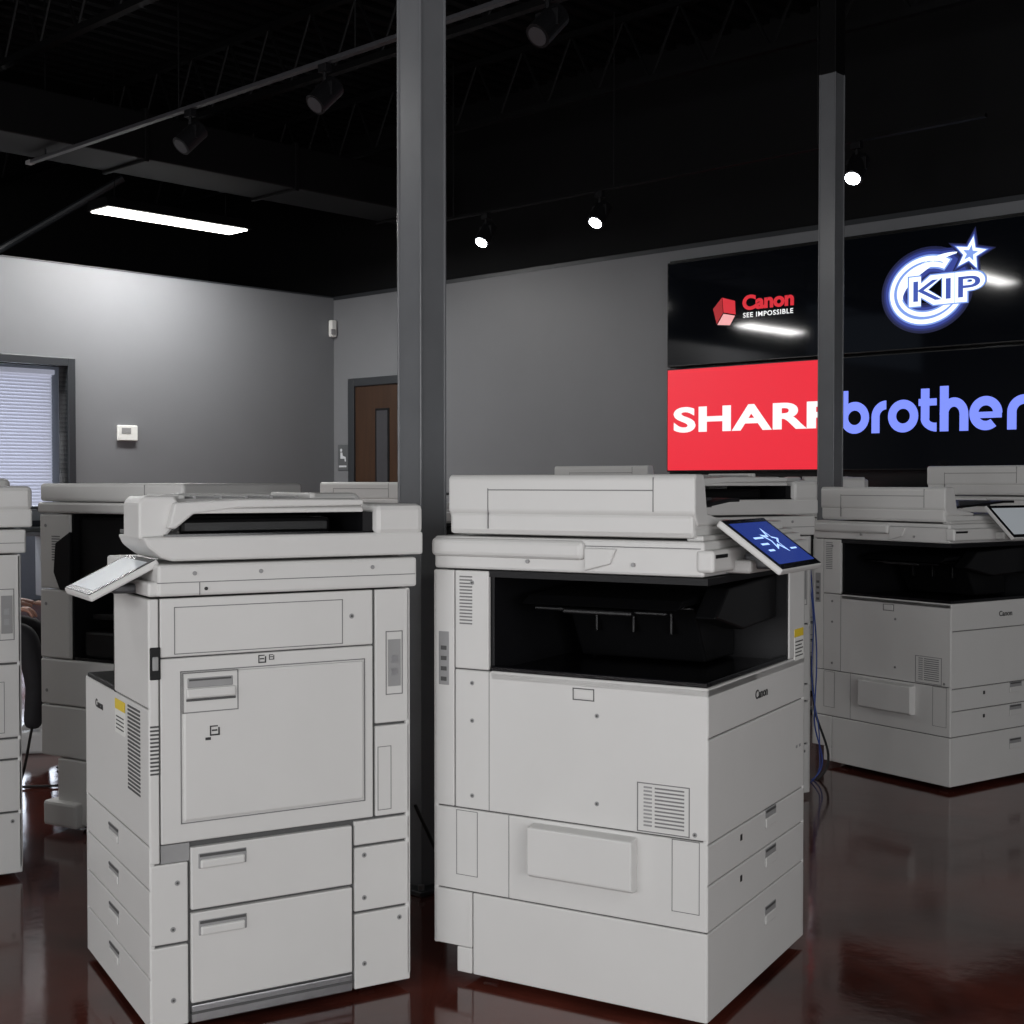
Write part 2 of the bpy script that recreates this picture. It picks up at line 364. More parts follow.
# ------------------------------------------------------------------ older tall copier with deep side recess (behind on the left)
def copier_C(loc, rot):
    root = empty('finisher_copier', loc, rot)
    W, D = 0.62, 0.70
    p = Part('body')
    p.box(0.0, W, 0.0, D-0.08, 0.0, 0.22, M_white, 0.006); p.box(0.0, W, 0.0, D, 0.223, 0.40, M_white, 0.006); p.box(0.0, W, 0.0, D, 0.403, 0.56, M_white, 0.006)
    p.box(0.0, W, 0.555, D, 0.563, 0.80, M_white, 0.006); p.box(0.0, W, 0.555, D, 0.803, 1.06, M_white, 0.006)
    p.box(0.45, W, 0.0, 0.56, 0.563, 1.06, M_white, 0.006)
    p.box(-0.03, 0.10, D-0.20, D-0.04, -0.01, 0.075, M_white, 0.01)
    for i in range(10): p.box(-0.001, 0.004, 0.60, 0.64, 0.90+i*0.009, 0.904+i*0.009, M_line)
    p.grect('x', 0.0, 0.06, 0.46, 0.25, 0.38, 0.003)
    for (y, z) in ((0.67, 0.75), (0.67, 0.45), (0.67, 1.02)): p.cyl((-0.0015, y, z), (0.004, y, z), 0.006, M_mid, 10)
    p.obj(root)
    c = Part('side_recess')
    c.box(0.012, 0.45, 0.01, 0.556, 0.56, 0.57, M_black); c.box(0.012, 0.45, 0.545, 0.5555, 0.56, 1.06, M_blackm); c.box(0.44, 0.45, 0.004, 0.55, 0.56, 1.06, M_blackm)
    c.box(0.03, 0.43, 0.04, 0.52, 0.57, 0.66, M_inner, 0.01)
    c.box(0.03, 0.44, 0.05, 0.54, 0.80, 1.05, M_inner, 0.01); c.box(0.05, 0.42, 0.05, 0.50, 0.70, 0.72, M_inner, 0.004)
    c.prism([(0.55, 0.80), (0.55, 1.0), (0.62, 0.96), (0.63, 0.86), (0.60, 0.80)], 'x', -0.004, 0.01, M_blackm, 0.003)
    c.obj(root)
    s = Part('platen_cover')
    s.box(-0.006, W, -0.01, D+0.005, 1.063, 1.10, M_white, 0.008); s.box(0.0, W-0.02, 0.03, D, 1.103, 1.165, M_white, 0.012, 3)
    s.box(-0.001, 0.003, 0.2, 0.202, 1.11, 1.16, M_line)
    s.obj(root)
    w = Part('casters')
    for x in (0.07, W-0.07):
        for y in (0.07, 0.54):
            w.cyl((x-0.012, y, FLOOR+0.022), (x+0.012, y, FLOOR+0.022), 0.022, M_rubber); w.box(x-0.02, x+0.02, y-0.02, y+0.02, -0.012, 0.004, M_steel, 0.002)
    w.obj(root)
    return root

A = copier_A((0.4246, 2.903, 0), math.radians(60))
B = copier_B((-0.778, 2.871, 0), math.radians(-60))
NP = ('control_panel',)
G = clone(A, 'office_copier', (1.69, 5.17, 0), math.radians(34.5), (1, 1, 0.968), NP)
panel_part(0.34, -0.07, 1.050, math.atan2(0.12, 0.12), 0.14, 0.09, M_screen_white, False,
           [(0.26, 0.42, -0.05, 0.02, 0.975, 1.005, M_white2, 0.008), (0.29, 0.39, -0.08, -0.02, 0.985, 1.02, M_dgrey, 0.006)]).obj(G)
copier_C((-1.03, 4.31, 0), math.radians(60))
clone(B, 'compact_copier', (0.60, 4.80, 0), math.radians(-60), (1, 1, 1.05), NP)
clone(A, 'office_copier', (2.55, 6.50, 0), math.radians(34.5), (1, 1, 1.055), NP)
clone(A, 'office_copier', (0.75, 7.2, 0), math.radians(50), (1, 1, 1.06), NP)
clone(A, 'office_copier', (-0.55, 7.0, 0), math.radians(50), (1, 1, 0.985), NP)
clone(B, 'compact_copier', (2.00, 7.55, 0), math.radians(-10), (1, 1, 1.05), NP)
clone(B, 'compact_copier', (-2.02, 3.75, 0), math.radians(-60), (1, 1, 1.035))

# ------------------------------------------------------------------ room (room frame: X along back wall, Y into back wall)
C0 = Vector((-1.585, 12.0, 0)); RA = math.radians(-43.5)
R = Matrix.Translation(C0) @ Matrix.Rotation(RA, 4, 'Z')
LX, LY = 13.6, 11.6
HW = 2.80; HC = 4.25

M_wall = mat('wall_paint_grey', (0.172, 0.177, 0.186), 0.45, noise=0.02, nscale=3, bump=0.15)
M_upper = mat('paint_black', (0.003, 0.003, 0.0035), 0.7, noise=0.1, nscale=3, spec=0.2)
M_ceil = mat('ceiling_paint_black', (0.003, 0.003, 0.0035), 0.6, noise=0.15, nscale=3, spec=0.2)
M_ceil2 = mat('ceiling_steel_black', (0.0032, 0.0032, 0.0036), 0.55, noise=0.1, nscale=5, spec=0.18)
M_frame = mat('frame_charcoal', (0.028, 0.031, 0.035), 0.4, noise=0.05)
M_post = mat('post_paint_grey', (0.15, 0.155, 0.163), 0.25, noise=0.05, nscale=8, bump=0.4)

mf = bpy.data.materials.new('polished_red_concrete'); mf.use_nodes = True
nt = mf.node_tree; b = nt.nodes['Principled BSDF']
tc = nt.nodes.new('ShaderNodeTexCoord'); n1 = nt.nodes.new('ShaderNodeTexNoise'); n1.inputs['Scale'].default_value = 1.6; n1.inputs['Detail'].default_value = 10; n1.inputs['Roughness'].default_value = 0.7
n1.inputs['Distortion'].default_value = 0.6
r1 = nt.nodes.new('ShaderNodeValToRGB')
r1.color_ramp.elements[0].position = 0.33; r1.color_ramp.elements[0].color = (0.030, 0.008, 0.006, 1)
r1.color_ramp.elements[1].position = 0.72; r1.color_ramp.elements[1].color = (0.15, 0.034, 0.022, 1)
r2 = nt.nodes.new('ShaderNodeMapRange'); r2.inputs['To Min'].default_value = 0.05; r2.inputs['To Max'].default_value = 0.15
n2 = nt.nodes.new('ShaderNodeTexNoise'); n2.inputs['Scale'].default_value = 7; n2.inputs['Detail'].default_value = 6
bp = nt.nodes.new('ShaderNodeBump'); bp.inputs['Strength'].default_value = 0.12; bp.inputs['Distance'].default_value = 0.008
for a_, b_ in ((tc.outputs['Object'], n1.inputs['Vector']), (tc.outputs['Object'], n2.inputs['Vector']), (n1.outputs['Fac'], r1.inputs['Fac']),
               (r1.outputs['Color'], b.inputs['Base Color']), (n2.outputs['Fac'], r2.inputs['Value']), (r2.outputs['Result'], b.inputs['Roughness']),
               (n2.outputs['Fac'], bp.inputs['Height']), (bp.outputs['Normal'], b.inputs['Normal'])):
    nt.links.new(a_, b_)
b.inputs['Specular IOR Level'].default_value = 0.5

p = Part('floor'); p.box(-4.2, LX+0.2, -LY-0.2, 0.2, FLOOR-0.1, FLOOR, mf); p.obj(M=R)
p = Part('ceiling'); p.box(-4.2, LX+0.2, -LY-0.2, 0.3, HC, HC+0.1, M_ceil)
for i in range(90):
    x = -0.2+i*0.153
    p.box(x, x+0.06, -LY, 0.2, HC-0.035, HC, M_ceil2)
p.obj(M=R)
p = Part('wall_back'); p.box(-0.12, LX+0.12, 0, 0.12, FLOOR, HW, M_wall); p.box(-2.2, LX+0.12, 0.10, 0.2, HW-0.02, HC, M_upper); p.box(-0.12, LX+0.12, -0.004, 0.12, HW-0.02, HW+0.012, M_frame); p.obj(M=R)
dy0, dy1, dz = -3.50, -2.56, 2.04
p = Part('wall_left')
p.box(-0.12, 0, dy1, 0, FLOOR, HW, M_wall); p.box(-0.12, 0, -LY-0.1, dy0, FLOOR, HW, M_wall); p.box(-0.12, 0, dy0, dy1, dz, HW, M_wall)
p.box(-0.12, 0.004, -LY, 0, HW, HW+0.012, M_frame)
p.box(-2.2, -2.1, -LY, 0.2, HW+0.013, HC, M_upper)
p.obj(M=R)
p = Part('trim_doorway')
p.box(-0.13, 0.02, dy1, dy1+0.06, FLOOR, dz+0.06, M_frame, 0.004); p.box(-0.13, 0.02, dy0-0.06, dy0, FLOOR, dz+0.06, M_frame, 0.004); p.box(-0.13, 0.02, dy0, dy1, dz, dz+0.06, M_frame, 0.004)
p.obj(M=R)
p = Part('baseboard_back'); p.box(0, 0.2, -0.012, 0.0, FLOOR, 0.08, M_frame); p.box(1.32, LX, -0.012, 0.0, FLOOR, 0.08, M_frame); p.obj(M=R)
p = Part('baseboard_left'); p.box(0, 0.012, dy1+0.06, -0.012, FLOOR, 0.08, M_frame); p.box(0, 0.012, -LY, dy0-0.06, FLOOR, 0.08, M_frame); p.obj(M=R)
M_glass = bpy.data.materials.new('window_glass'); M_glass.use_nodes = True
nt = M_glass.node_tree; nt.nodes.clear()
o_ = nt.nodes.new('ShaderNodeOutputMaterial'); mx = nt.nodes.new('ShaderNodeMixShader'); tr = nt.nodes.new('ShaderNodeBsdfTransparent'); gl = nt.nodes.new('ShaderNodeBsdfGlossy')
gl.inputs['Roughness'].default_value = 0.02; mx.inputs['Fac'].default_value = 0.08
nt.links.new(tr.outputs[0], mx.inputs[1]); nt.links.new(gl.outputs[0], mx.inputs[2]); nt.links.new(mx.outputs[0], o_.inputs[0])

def window_wall(name, wname, horizontal, c, a0, a1, w0, w1, z0, z1):
    p = Part(name)
    def bx(q0, q1, r0, r1, m, t0=0.0, t1=0.12, pp=p, bv=0):
        if horizontal: pp.box(q0, q1, c-t1, c-t0, r0, r1, m, bv)
        else: pp.box(c+t0, c+t1, q0, q1, r0, r1, m, bv)
    bx(a0, w0, FLOOR, HC, M_wall); bx(w1, a1, FLOOR, HC, M_wall); bx(w0, w1, FLOOR, z0, M_wall); bx(w0, w1, z1, HC, M_wall)
    p.obj(M=R)
    q = Part(wname)
    n = max(2, int((w1-w0)/1.5))
    for i in range(n+1):
        x = w0+(w1-w0)*i/n
        bx(max(w0, x-0.03), min(w1, x+0.03), z0, z1, M_frame, 0.03, 0.09, q)
    bx(w0, w1, z0, z0+0.05, M_frame, 0.03, 0.09, q); bx(w0, w1, z1-0.05, z1, M_frame, 0.03, 0.09, q)
    bx(w0, w1, z0, z1, M_glass, 0.055, 0.062, q)
    q.obj(M=R)
window_wall('wall_front', 'window_1', True, -LY, -0.12, LX+0.12, 5.0, 12.5, 0.3, 2.7)
window_wall('wall_right', 'window_2', False, LX, -LY, 0.0, -11.0, -5.5, 0.3, 2.7)

M_office = mat('office_wall_paint', (0.45, 0.47, 0.5), 0.6, noise=0.02)
p = Part('wall_office')
wy0, wy1, wz0, wz1 = -2.9, -0.8, 0.75, 2.25
p.box(-3.7, -3.6, -6, wy0, FLOOR, 2.7, M_office); p.box(-3.7, -3.6, wy1, 0.0, FLOOR, 2.7, M_office)
p.box(-3.7, -3.6, wy0, wy1, FLOOR, wz0, M_office); p.box(-3.7, -3.6, wy0, wy1, wz1, 2.7, M_office)
p.box(-3.7, -0.12, -0.1, 0.0, FLOOR, 2.7, M_office); p.box(-3.7, -0.12, -6.1, -6.0, FLOOR, 2.7, M_office)
p.box(-3.7, -0.12, -6.1, 0.0, 2.7, 2.76, M_upper)
p.obj(M=R)
M_sky = mat('daylight_outside', (0.5, 0.55, 0.6), 0.8, emit=(0.75, 0.82, 1.0), estr=1.5)
M_blind_glow = mat('blind_slat_glow', (0.7, 0.7, 0.74), 0.5, emit=(0.64, 0.66, 0.80), estr=0.33)  # slats emit a little, standing in for daylight passing through them
p = Part('window_3')
p.box(-3.69, -3.68, wy0, wy1, wz0, wz1, M_sky)
for y in (wy0, (wy0+wy1)/2-0.02, wy1-0.05): p.box(-3.67, -3.6, y, y+0.05, wz0, wz1, M_frame)
p.obj(M=R)
p = Part('window_blind')
z = wz0+0.05
while z < wz1+0.05:
    p.box(-0.02, 0.02, wy0+0.02, wy1-0.02, -0.001, 0.001, M_blind_glow, M=Matrix.Translation((-3.56, 0, z)) @ Matrix.Rotation(math.radians(62), 4, 'Y'))
    z += 0.034
p.box(-3.59, -3.53, wy0, wy1, wz1+0.02, wz1+0.07, M_blind_glow)
p.obj(M=R)
e = empty('office_desk'); e.matrix_world = R
p = Part('top'); p.box(-2.7, -1.9, -2.6, -1.0, 0.69, 0.72, M_white, 0.004); p.obj(e)
p = Part('legs')
for x in (-2.66, -1.98):
    for y in (-2.56, -1.08): p.box(x, x+0.04, y, y+0.04, FLOOR, 0.69, M_steel)
p.box(-2.6, -2.0, -1.5, -1.06, 0.1, 0.68, M_white, 0.004)
p.obj(e)
e = empty('desktop_printer'); e.matrix_world = R
p = Part('body'); p.box(-2.55, -2.15, -1.95, -1.50, 0.722, 0.92, M_white, 0.015); p.box(-2.50, -2.148, -1.88, -1.57, 0.76, 0.82, M_dgrey, 0.004); p.box(-2.52, -2.2, -1.9, -1.55, 0.92, 0.95, M_mid, 0.008); p.obj(e)
p = Part('tray'); p.box(-2.16, -1.99, -1.86, -1.59, 0.755, 0.765, M_white2, 0.003); p.obj(e)

M_wood = bpy.data.materials.new('door_wood'); M_wood.use_nodes = True
nt = M_wood.node_tree; b = nt.nodes['Principled BSDF']; b.inputs['Roughness'].default_value = 0.4
tc = nt.nodes.new('ShaderNodeTexCoord'); mp = nt.nodes.new('ShaderNodeMapping'); mp.inputs['Scale'].default_value = (14, 14, 1.2)
nn = nt.nodes.new('ShaderNodeTexNoise'); nn.inputs['Scale'].default_value = 2; nn.inputs['Detail'].default_value = 6
rr = nt.nodes.new('ShaderNodeValToRGB'); rr.color_ramp.elements[0].color = (0.024, 0.011, 0.006, 1); rr.color_ramp.elements[1].color = (0.06, 0.029, 0.014, 1)
nt.links.new(tc.outputs['Object'], mp.inputs['Vector']); nt.links.new(mp.outputs[0], nn.inputs['Vector']); nt.links.new(nn.outputs['Fac'], rr.inputs['Fac']); nt.links.new(rr.outputs['Color'], b.inputs['Base Color'])
e = empty('door_1'); e.matrix_world = R
p = Part('leaf'); p.box(0.33, 1.21, -0.03, -0.002, FLOOR, 2.00, M_wood, 0.003); p.obj(e)
p = Part('frame')
p.box(0.25, 0.33, -0.05, -0.001, FLOOR, 2.07, M_frame, 0.005); p.box(1.21, 1.28, -0.05, -0.001, FLOOR, 2.07, M_frame, 0.005); p.box(0.33, 1.21, -0.05, -0.001, 2.00, 2.07, M_frame, 0.005)
p.obj(e)
p = Part('vision_lite'); p.box(0.60, 0.78, -0.036, -0.03, 1.10, 1.80, M_blackm, 0.003); p.box(0.62, 0.76, -0.038, -0.03, 1.12, 1.78, M_dgrey); p.obj(e)
p = Part('lever'); p.cyl((0.40, -0.03, 0.98), (0.40, -0.08, 0.98), 0.012, M_steel); p.cyl((0.40, -0.08, 0.98), (0.52, -0.08, 0.98), 0.009, M_steel); p.obj(e)

M_signw = mat('sign_white', (0.6, 0.62, 0.64), 0.5, noise=0.02)
M_sign = mat('sign_grey', (0.10, 0.105, 0.11), 0.4, noise=0.02)
e = empty('restroom_sign'); e.matrix_world = R
p = Part('plate'); p.box(0.06, 0.20, -0.008, -0.001, 1.27, 1.50, M_sign, 0.003); p.obj(e)
p = Part('pictogram'); p.cyl((0.11, -0.0085, 1.45), (0.11, -0.01, 1.45), 0.014, M_signw, 12)
p.prism([(0.10, 1.43), (0.125, 1.43), (0.13, 1.40), (0.17, 1.39), (0.175, 1.35), (0.16, 1.35), (0.155, 1.375), (0.10, 1.375)], 'y', -0.0095, -0.008, M_signw)
p.box(0.08, 0.18, -0.0095, -0.008, 1.30, 1.315, M_signw); p.obj(e)
e = empty('thermostat'); e.matrix_world = R
p = Part('case'); p.box(0.001, 0.028, -2.15, -1.98, 1.49, 1.61, M_sticker, 0.006); p.obj(e)
p = Part('display'); p.box(0.027, 0.030, -2.12, -2.04, 1.545, 1.59, M_mid); p.obj(e)
e = empty('motion_sensor'); e.matrix_world = R
p = Part('case'); p.box(0.008, 0.06, -0.07, -0.01, 2.45, 2.60, M_sticker, 0.012); p.obj(e)
p = Part('lens'); p.box(0.05, 0.066, -0.075, -0.03, 2.47, 2.52, M_mid, 0.005); p.obj(e)

# ------------------------------------------------------------------ video wall
M_bez = mat('display_bezel', (0.004, 0.004, 0.004), 0.25)
M_scr = mat('display_black_glass', (0.002, 0.002, 0.0025), 0.05, emit=(0.2, 0.3, 0.5), estr=0.003)
def emis(name, col, s): return mat(name, (0.02, 0.02, 0.02), 0.4, emit=col, estr=s)
E_red = emis('display_red', (0.83, 0.014, 0.035), 1.0)
E_white = emis('display_white', (1, 1, 1), 1.0)
E_red2 = emis('display_logo_red', (0.70, 0.015, 0.03), 0.9)
E_blue = emis('display_logo_blue', (0.20, 0.27, 1.0), 1.1)
E_ice = emis('display_logo_ice', (0.78, 0.88, 1.0), 1.5)
E_mid = emis('display_logo_halo', (0.26, 0.42, 1.0), 0.85)
E_glow = emis('display_logo_violet', (0.06, 0.10, 0.55), 0.55)
E_g2 = emis('display_logo_violet_2', (0.03, 0.05, 0.32), 0.4)
E_g3 = emis('display_logo_violet_3', (0.02, 0.03, 0.2), 0.22)
E_fill = emis('display_logo_fill', (0.07, 0.13, 0.62), 0.7)
e = empty('video_wall'); e.matrix_world = R
p = Part('backing_panel'); p.box(3.73, 7.85, -0.03, -0.001, 1.12, 2.705, M_bez, 0.003); p.obj(e)
xs = [(3.76, 5.09), (5.10, 6.43), (6.44, 7.77)]
for j, (z0, z1) in enumerate(((1.24, 1.950), (1.962, 2.68))):
    for i, (x0, x1) in enumerate(xs):
        p = Part('display_%d%d' % (j+1, i+1))
        p.box(x0, x1, -0.10, -0.03, z0, z1, M_bez, 0.004)
        p.box(x0+0.008, x1-0.008, -0.1015, -0.099, z0+0.010, z1-0.010, E_red if (i == 0 and j == 0) else M_scr)
        p.obj(e)
F = -0.1035
text_mesh('screen_text_white', 'SHARP', 1.25, 0.175, E_white, T_front(4.445, F, 1.595), e, offset=0.034, spacing=1.05)
text_mesh('screen_text_red', 'Canon', 0.39, 0.100, E_red2, T_front(4.575, F, 2.350), e, offset=0.045)
text_mesh('screen_tagline', 'SEE IMPOSSIBLE', 0.38, 0.032, E_white, T_front(4.575, F, 2.268), e, offset=0.012, spacing=1.15)
dx, dz_ = 0.055, -0.03
def sh(pts): return [(x+dx, z+dz_) for x, z in pts]
p = Part('screen_cube_mark')
p.prism(sh([(4.09, 2.36), (4.16, 2.43), (4.17, 2.33), (4.12, 2.26)]), 'y', F, F+0.002, emis('display_logo_red_dark', (0.40, 0.006, 0.012), 0.9))
p.prism(sh([(4.165, 2.43), (4.265, 2.40), (4.27, 2.31), (4.175, 2.33)]), 'y', F, F+0.002, E_red2)
p.prism(sh([(4.125, 2.252), (4.175, 2.322), (4.265, 2.302), (4.225, 2.242)]), 'y', F, F+0.002, emis('display_pink', (1, 0.45, 0.45), 0.9))
p.obj(e)

def ring(part, cx, cz, a, b, w0, w1, t0, t1, m, tilt=0, y=F, n=60):
    t = bmesh.new(); prev = None
    for i in range(n+1):
        u = i/n; th = t0+(t1-t0)*u
        w = w0+(w1-w0)*math.sin(u*math.pi)
        def pt(k):
            x = (a+k)*math.cos(th); z = (b+k)*math.sin(th)
            return (cx+x*math.cos(tilt)-z*math.sin(tilt), y, cz+x*math.sin(tilt)+z*math.cos(tilt))
        v = (t.verts.new(pt(-w/2)), t.verts.new(pt(w/2)))
        if prev: t.faces.new((prev[0], v[0], v[1], prev[1]))
        prev = v
    part._fin(t, m, 0)
# rounded blue lettering built from rings and bars
p = Part('screen_letters_blue')
zb, zx, za = 1.468, 1.665, 1.735; sw = 0.054; R0 = (zx-zb)/2-sw/2; zc = (zb+zx)/2
def bowl(cx, t0=0, t1=2*math.pi): ring(p, cx, zc, R0, R0, sw, sw, t0, t1, E_blue, 0, F, 48)
def stem(x0, z0, z1): p.box(x0, x0+sw, F-0.0003, F+0.0003, z0, z1, E_blue)
stem(5.108, zb+0.09, za); bowl(5.108+0.0985)
ring(p, 5.42, zc, R0, R0, sw, sw, math.pi*0.5, math.pi, E_blue); stem(5.42-0.0985, zb, zc)
bowl(5.53)
stem(5.645, zc-0.02, za-0.01); p.box(5.63, 5.745, F-0.0003, F+0.0003, zx-0.042, zx, E_blue); ring(p, 5.745, zc-0.02, 0.074, 0.052, sw, sw*0.9, math.pi, math.pi*1.5, E_blue)
stem(5.765, zb, za); ring(p, 5.765+0.087, zc, R0-0.01, R0, sw, sw, 0, math.pi, E_blue); stem(5.765+0.122, zb, zc)
ring(p, 6.045, zc, R0, R0, sw, sw, 0, math.pi*1.72, E_blue); p.box(5.96, 6.14, F-0.0003, F+0.0003, zc-0.028, zc+0.008, E_blue)
ring(p, 6.27, zc, R0, R0, sw, sw, math.pi*0.5, math.pi, E_blue); stem(6.27-0.0985, zb, zc)
p.obj(e)
p = Part('screen_swoosh_mark')
cx, cz = 5.68, 2.31
ring(p, cx, cz, 0.205, 0.165, 0.165, 0.185, 0, 2*math.pi, E_g3, 0.15, F+0.0014)
ring(p, cx, cz, 0.205, 0.165, 0.135, 0.155, 0, 2*math.pi, E_g2, 0.15, F+0.0012)
ring(p, cx, cz, 0.205, 0.165, 0.110, 0.130, 0, 2*math.pi, E_glow, 0.15, F+0.0010)
ring(p, cx, cz, 0.205, 0.165, 0.082, 0.092, 0.75, 2*math.pi-0.1, E_mid, 0.15, F+0.0006)
ring(p, cx, cz, 0.205, 0.165, 0.062, 0.072, 0.8, 2*math.pi-0.15, E_ice, 0.15, F+0.0003)
ring(p, cx, cz, 0.205, 0.165, 0.006, 0.020, 0.95, 2*math.pi-0.3, E_mid, 0.15, F)
ring(p, cx+0.07, cz+0.05, 0.25, 0.12, 0.05, 0.13, 0.85, 3.1, E_g2, 0.42, F+0.00115)
ring(p, cx+0.07, cz+0.05, 0.25, 0.12, 0.02, 0.10, 0.85, 3.1, E_glow, 0.42, F+0.0009)
ring(p, cx+0.07, cz+0.05, 0.25, 0.12, 0.008, 0.050, 0.85, 3.1, E_ice, 0.42, F)
def star(r0, y0, m, cx=5.945, cz=2.495):
    st = []
    for i in range(10):
        r = r0 if i % 2 == 0 else r0*0.42; q = i*math.pi/5+0.2
        st.append((cx+r*math.sin(q), cz+r*math.cos(q)))
    p.prism(st, 'y', y0, y0+0.0004, m)
star(0.155, F+0.0008, E_g3); star(0.14, F+0.0005, E_g2); star(0.125, F+0.0002, E_glow); star(0.110, F-0.0004, E_mid); star(0.097, F-0.001, E_ice); star(0.050, F-0.0016, E_mid)
p.obj(e)
text_mesh('screen_letters_glow', 'KIP', 0.49, 0.19, E_mid, T_front(5.80, F-0.0006, 2.305), e, offset=0.085, ext=0.0002)
text_mesh('screen_letters_edge', 'KIP', 0.47, 0.175, E_ice, T_front(5.80, F-0.0012, 2.305), e, offset=0.068, ext=0.0002)
text_mesh('screen_letters', 'KIP', 0.415, 0.120, E_fill, T_front(5.80, F-0.002, 2.305), e, offset=0.0, ext=0.0002)

# ------------------------------------------------------------------ posts
def post(x, y, w, name='support_post'):
    e = empty(name, (x, y, 0), RA)
    p = Part('shaft'); h = w/2; p.box(-h, h, -h, h, FLOOR, 3.27, M_post, 0.004)
    for sx in (-1, 1):
        for sy in (-1, 1):
            p.box(sx*h-0.004, sx*h+0.004, sy*h-0.004, sy*h+0.004, FLOOR, 3.27, M_post, 0.002)
    p.obj(e)
    p = Part('shaft_top'); p.box(-h-0.003, h+0.003, -h-0.003, h+0.003, 3.27, HC-0.036, M_ceil2, 0.004); p.obj(e)
    p = Part('base_plate'); p.box(-h-0.04, h+0.04, -h-0.04, h+0.04, FLOOR, FLOOR+0.015, M_frame, 0.003)
    for sx in (-1, 1):
        for sy in (-1, 1): p.cyl((sx*(h+0.022), sy*(h+0.022), FLOOR+0.014), (sx*(h+0.022), sy*(h+0.022), FLOOR+0.03), 0.01, M_steel, 6)
    p.obj(e)
D1 = 3.98; post((422-512)/1346*D1, D1, 0.095)
D2 = 7.0; post((830-512)/1346*D2, D2, 0.089)

# ------------------------------------------------------------------ ceiling structure
def joist(name, y, a0, a1, zt=HC-0.07, zb=HC-0.50, pitch=0.45):
    p = Part(name)
    for z in (zt, zb): p.box(a0, a1, y-0.025, y+0.025, z-0.02, z+0.02, M_ceil2)
    a = a0; up = True
    while a+pitch/2 < a1:
        p.cyl((a, y, zt if up else zb), (a+pitch/2, y, zb if up else zt), 0.011, M_ceil2, 6); a += pitch/2; up = not up
    return p
jj = empty('ceiling_joists'); jj.matrix_world = R
for i in range(8):
    joist('joist_%d' % (i+1), -0.7-1.5*i, -2.0, LX-0.02).obj(jj)
p = Part('girder'); x = 9.36
p.box(x-0.09, x+0.09, -LY+0.02, -0.02, 3.55, 3.58, M_ceil2); p.box(x-0.09, x+0.09, -LY+0.02, -0.02, 3.70, 3.725, M_ceil2); p.box(x-0.012, x+0.012, -LY+0.02, -0.02, 3.58, 3.70, M_ceil2); p.obj(jj)
p = Part('brace'); p.cyl((-1.0, -2.9, HW+0.02), (-0.3, -1.9, 3.6), 0.03, M_frame, 10); p.obj(jj)
p = Part('duct'); p.box(1.2, 1.7, -LY+0.3, -0.3, 3.25, 3.55, M_ceil2, 0.01)
for i in range(9): p.box(1.18, 1.72, -0.5-1.2*i-0.03, -0.5-1.2*i, 3.23, 3.57, M_ceil2, 0.004)
p.obj(jj)

M_lamp = mat('lamp_diffuser', (0.8, 0.8, 0.8), 0.5, emit=(1.0, 0.97, 0.90), estr=7)
M_bulb = mat('spot_bulb', (0.8, 0.8, 0.8), 0.5, emit=(0.9, 0.95, 1.0), estr=30)
def fixture(cx, cy, z, power=60, L=1.24, w=0.24):
    e = empty('ceiling_light'); e.matrix_world = R @ Matrix.Translation((cx, cy, z))
    p = Part('housing'); h = L/2
    p.prism([(-w/2-0.03, 0.0), (-w/2, 0.07), (w/2, 0.07), (w/2+0.03, 0.0)], 'y', -h-0.02, h+0.02, M_ceil2, 0.003); p.obj(e)
    p = Part('diffuser'); p.box(-w/2, w/2, -h, h, -0.012, 0.0, M_lamp, 0.004); p.obj(e)
    p = Part('hangers')
    for y in (-h*0.8, h*0.8): p.cyl((0, y, 0.06), (0, y, HC-z-0.03), 0.004, M_ceil2, 6)
    p.obj(e)
    l = bpy.data.lights.new('tube_light', 'AREA'); l.shape = 'RECTANGLE'; l.size = w; l.size_y = L; l.energy = power; l.color = (1, 0.99, 0.98)
    lo = bpy.data.objects.new('tube_light', l); scene.collection.objects.link(lo); lo.parent = e; lo.location = (0, 0, -0.02)
    return e
ctr = R.inverted() @ Vector((-2.91+0.688*0.57, 9.6+0.725*0.57, 0))
fixture(ctr.x, ctr.y, 3.105, power=58, L=1.18)
fixture(0.50, -6.5, 3.02, power=52)
fixture(0.32, -4.05, 3.11, power=52, L=0.94)  # unseen fixture added to even out the left wall brightness
fixture(2.9, -7.1, 3.45, power=32)
fixture(11.2, -6.5, 3.12, power=40)  # unseen fixture near the camera, added to light the machine fronts

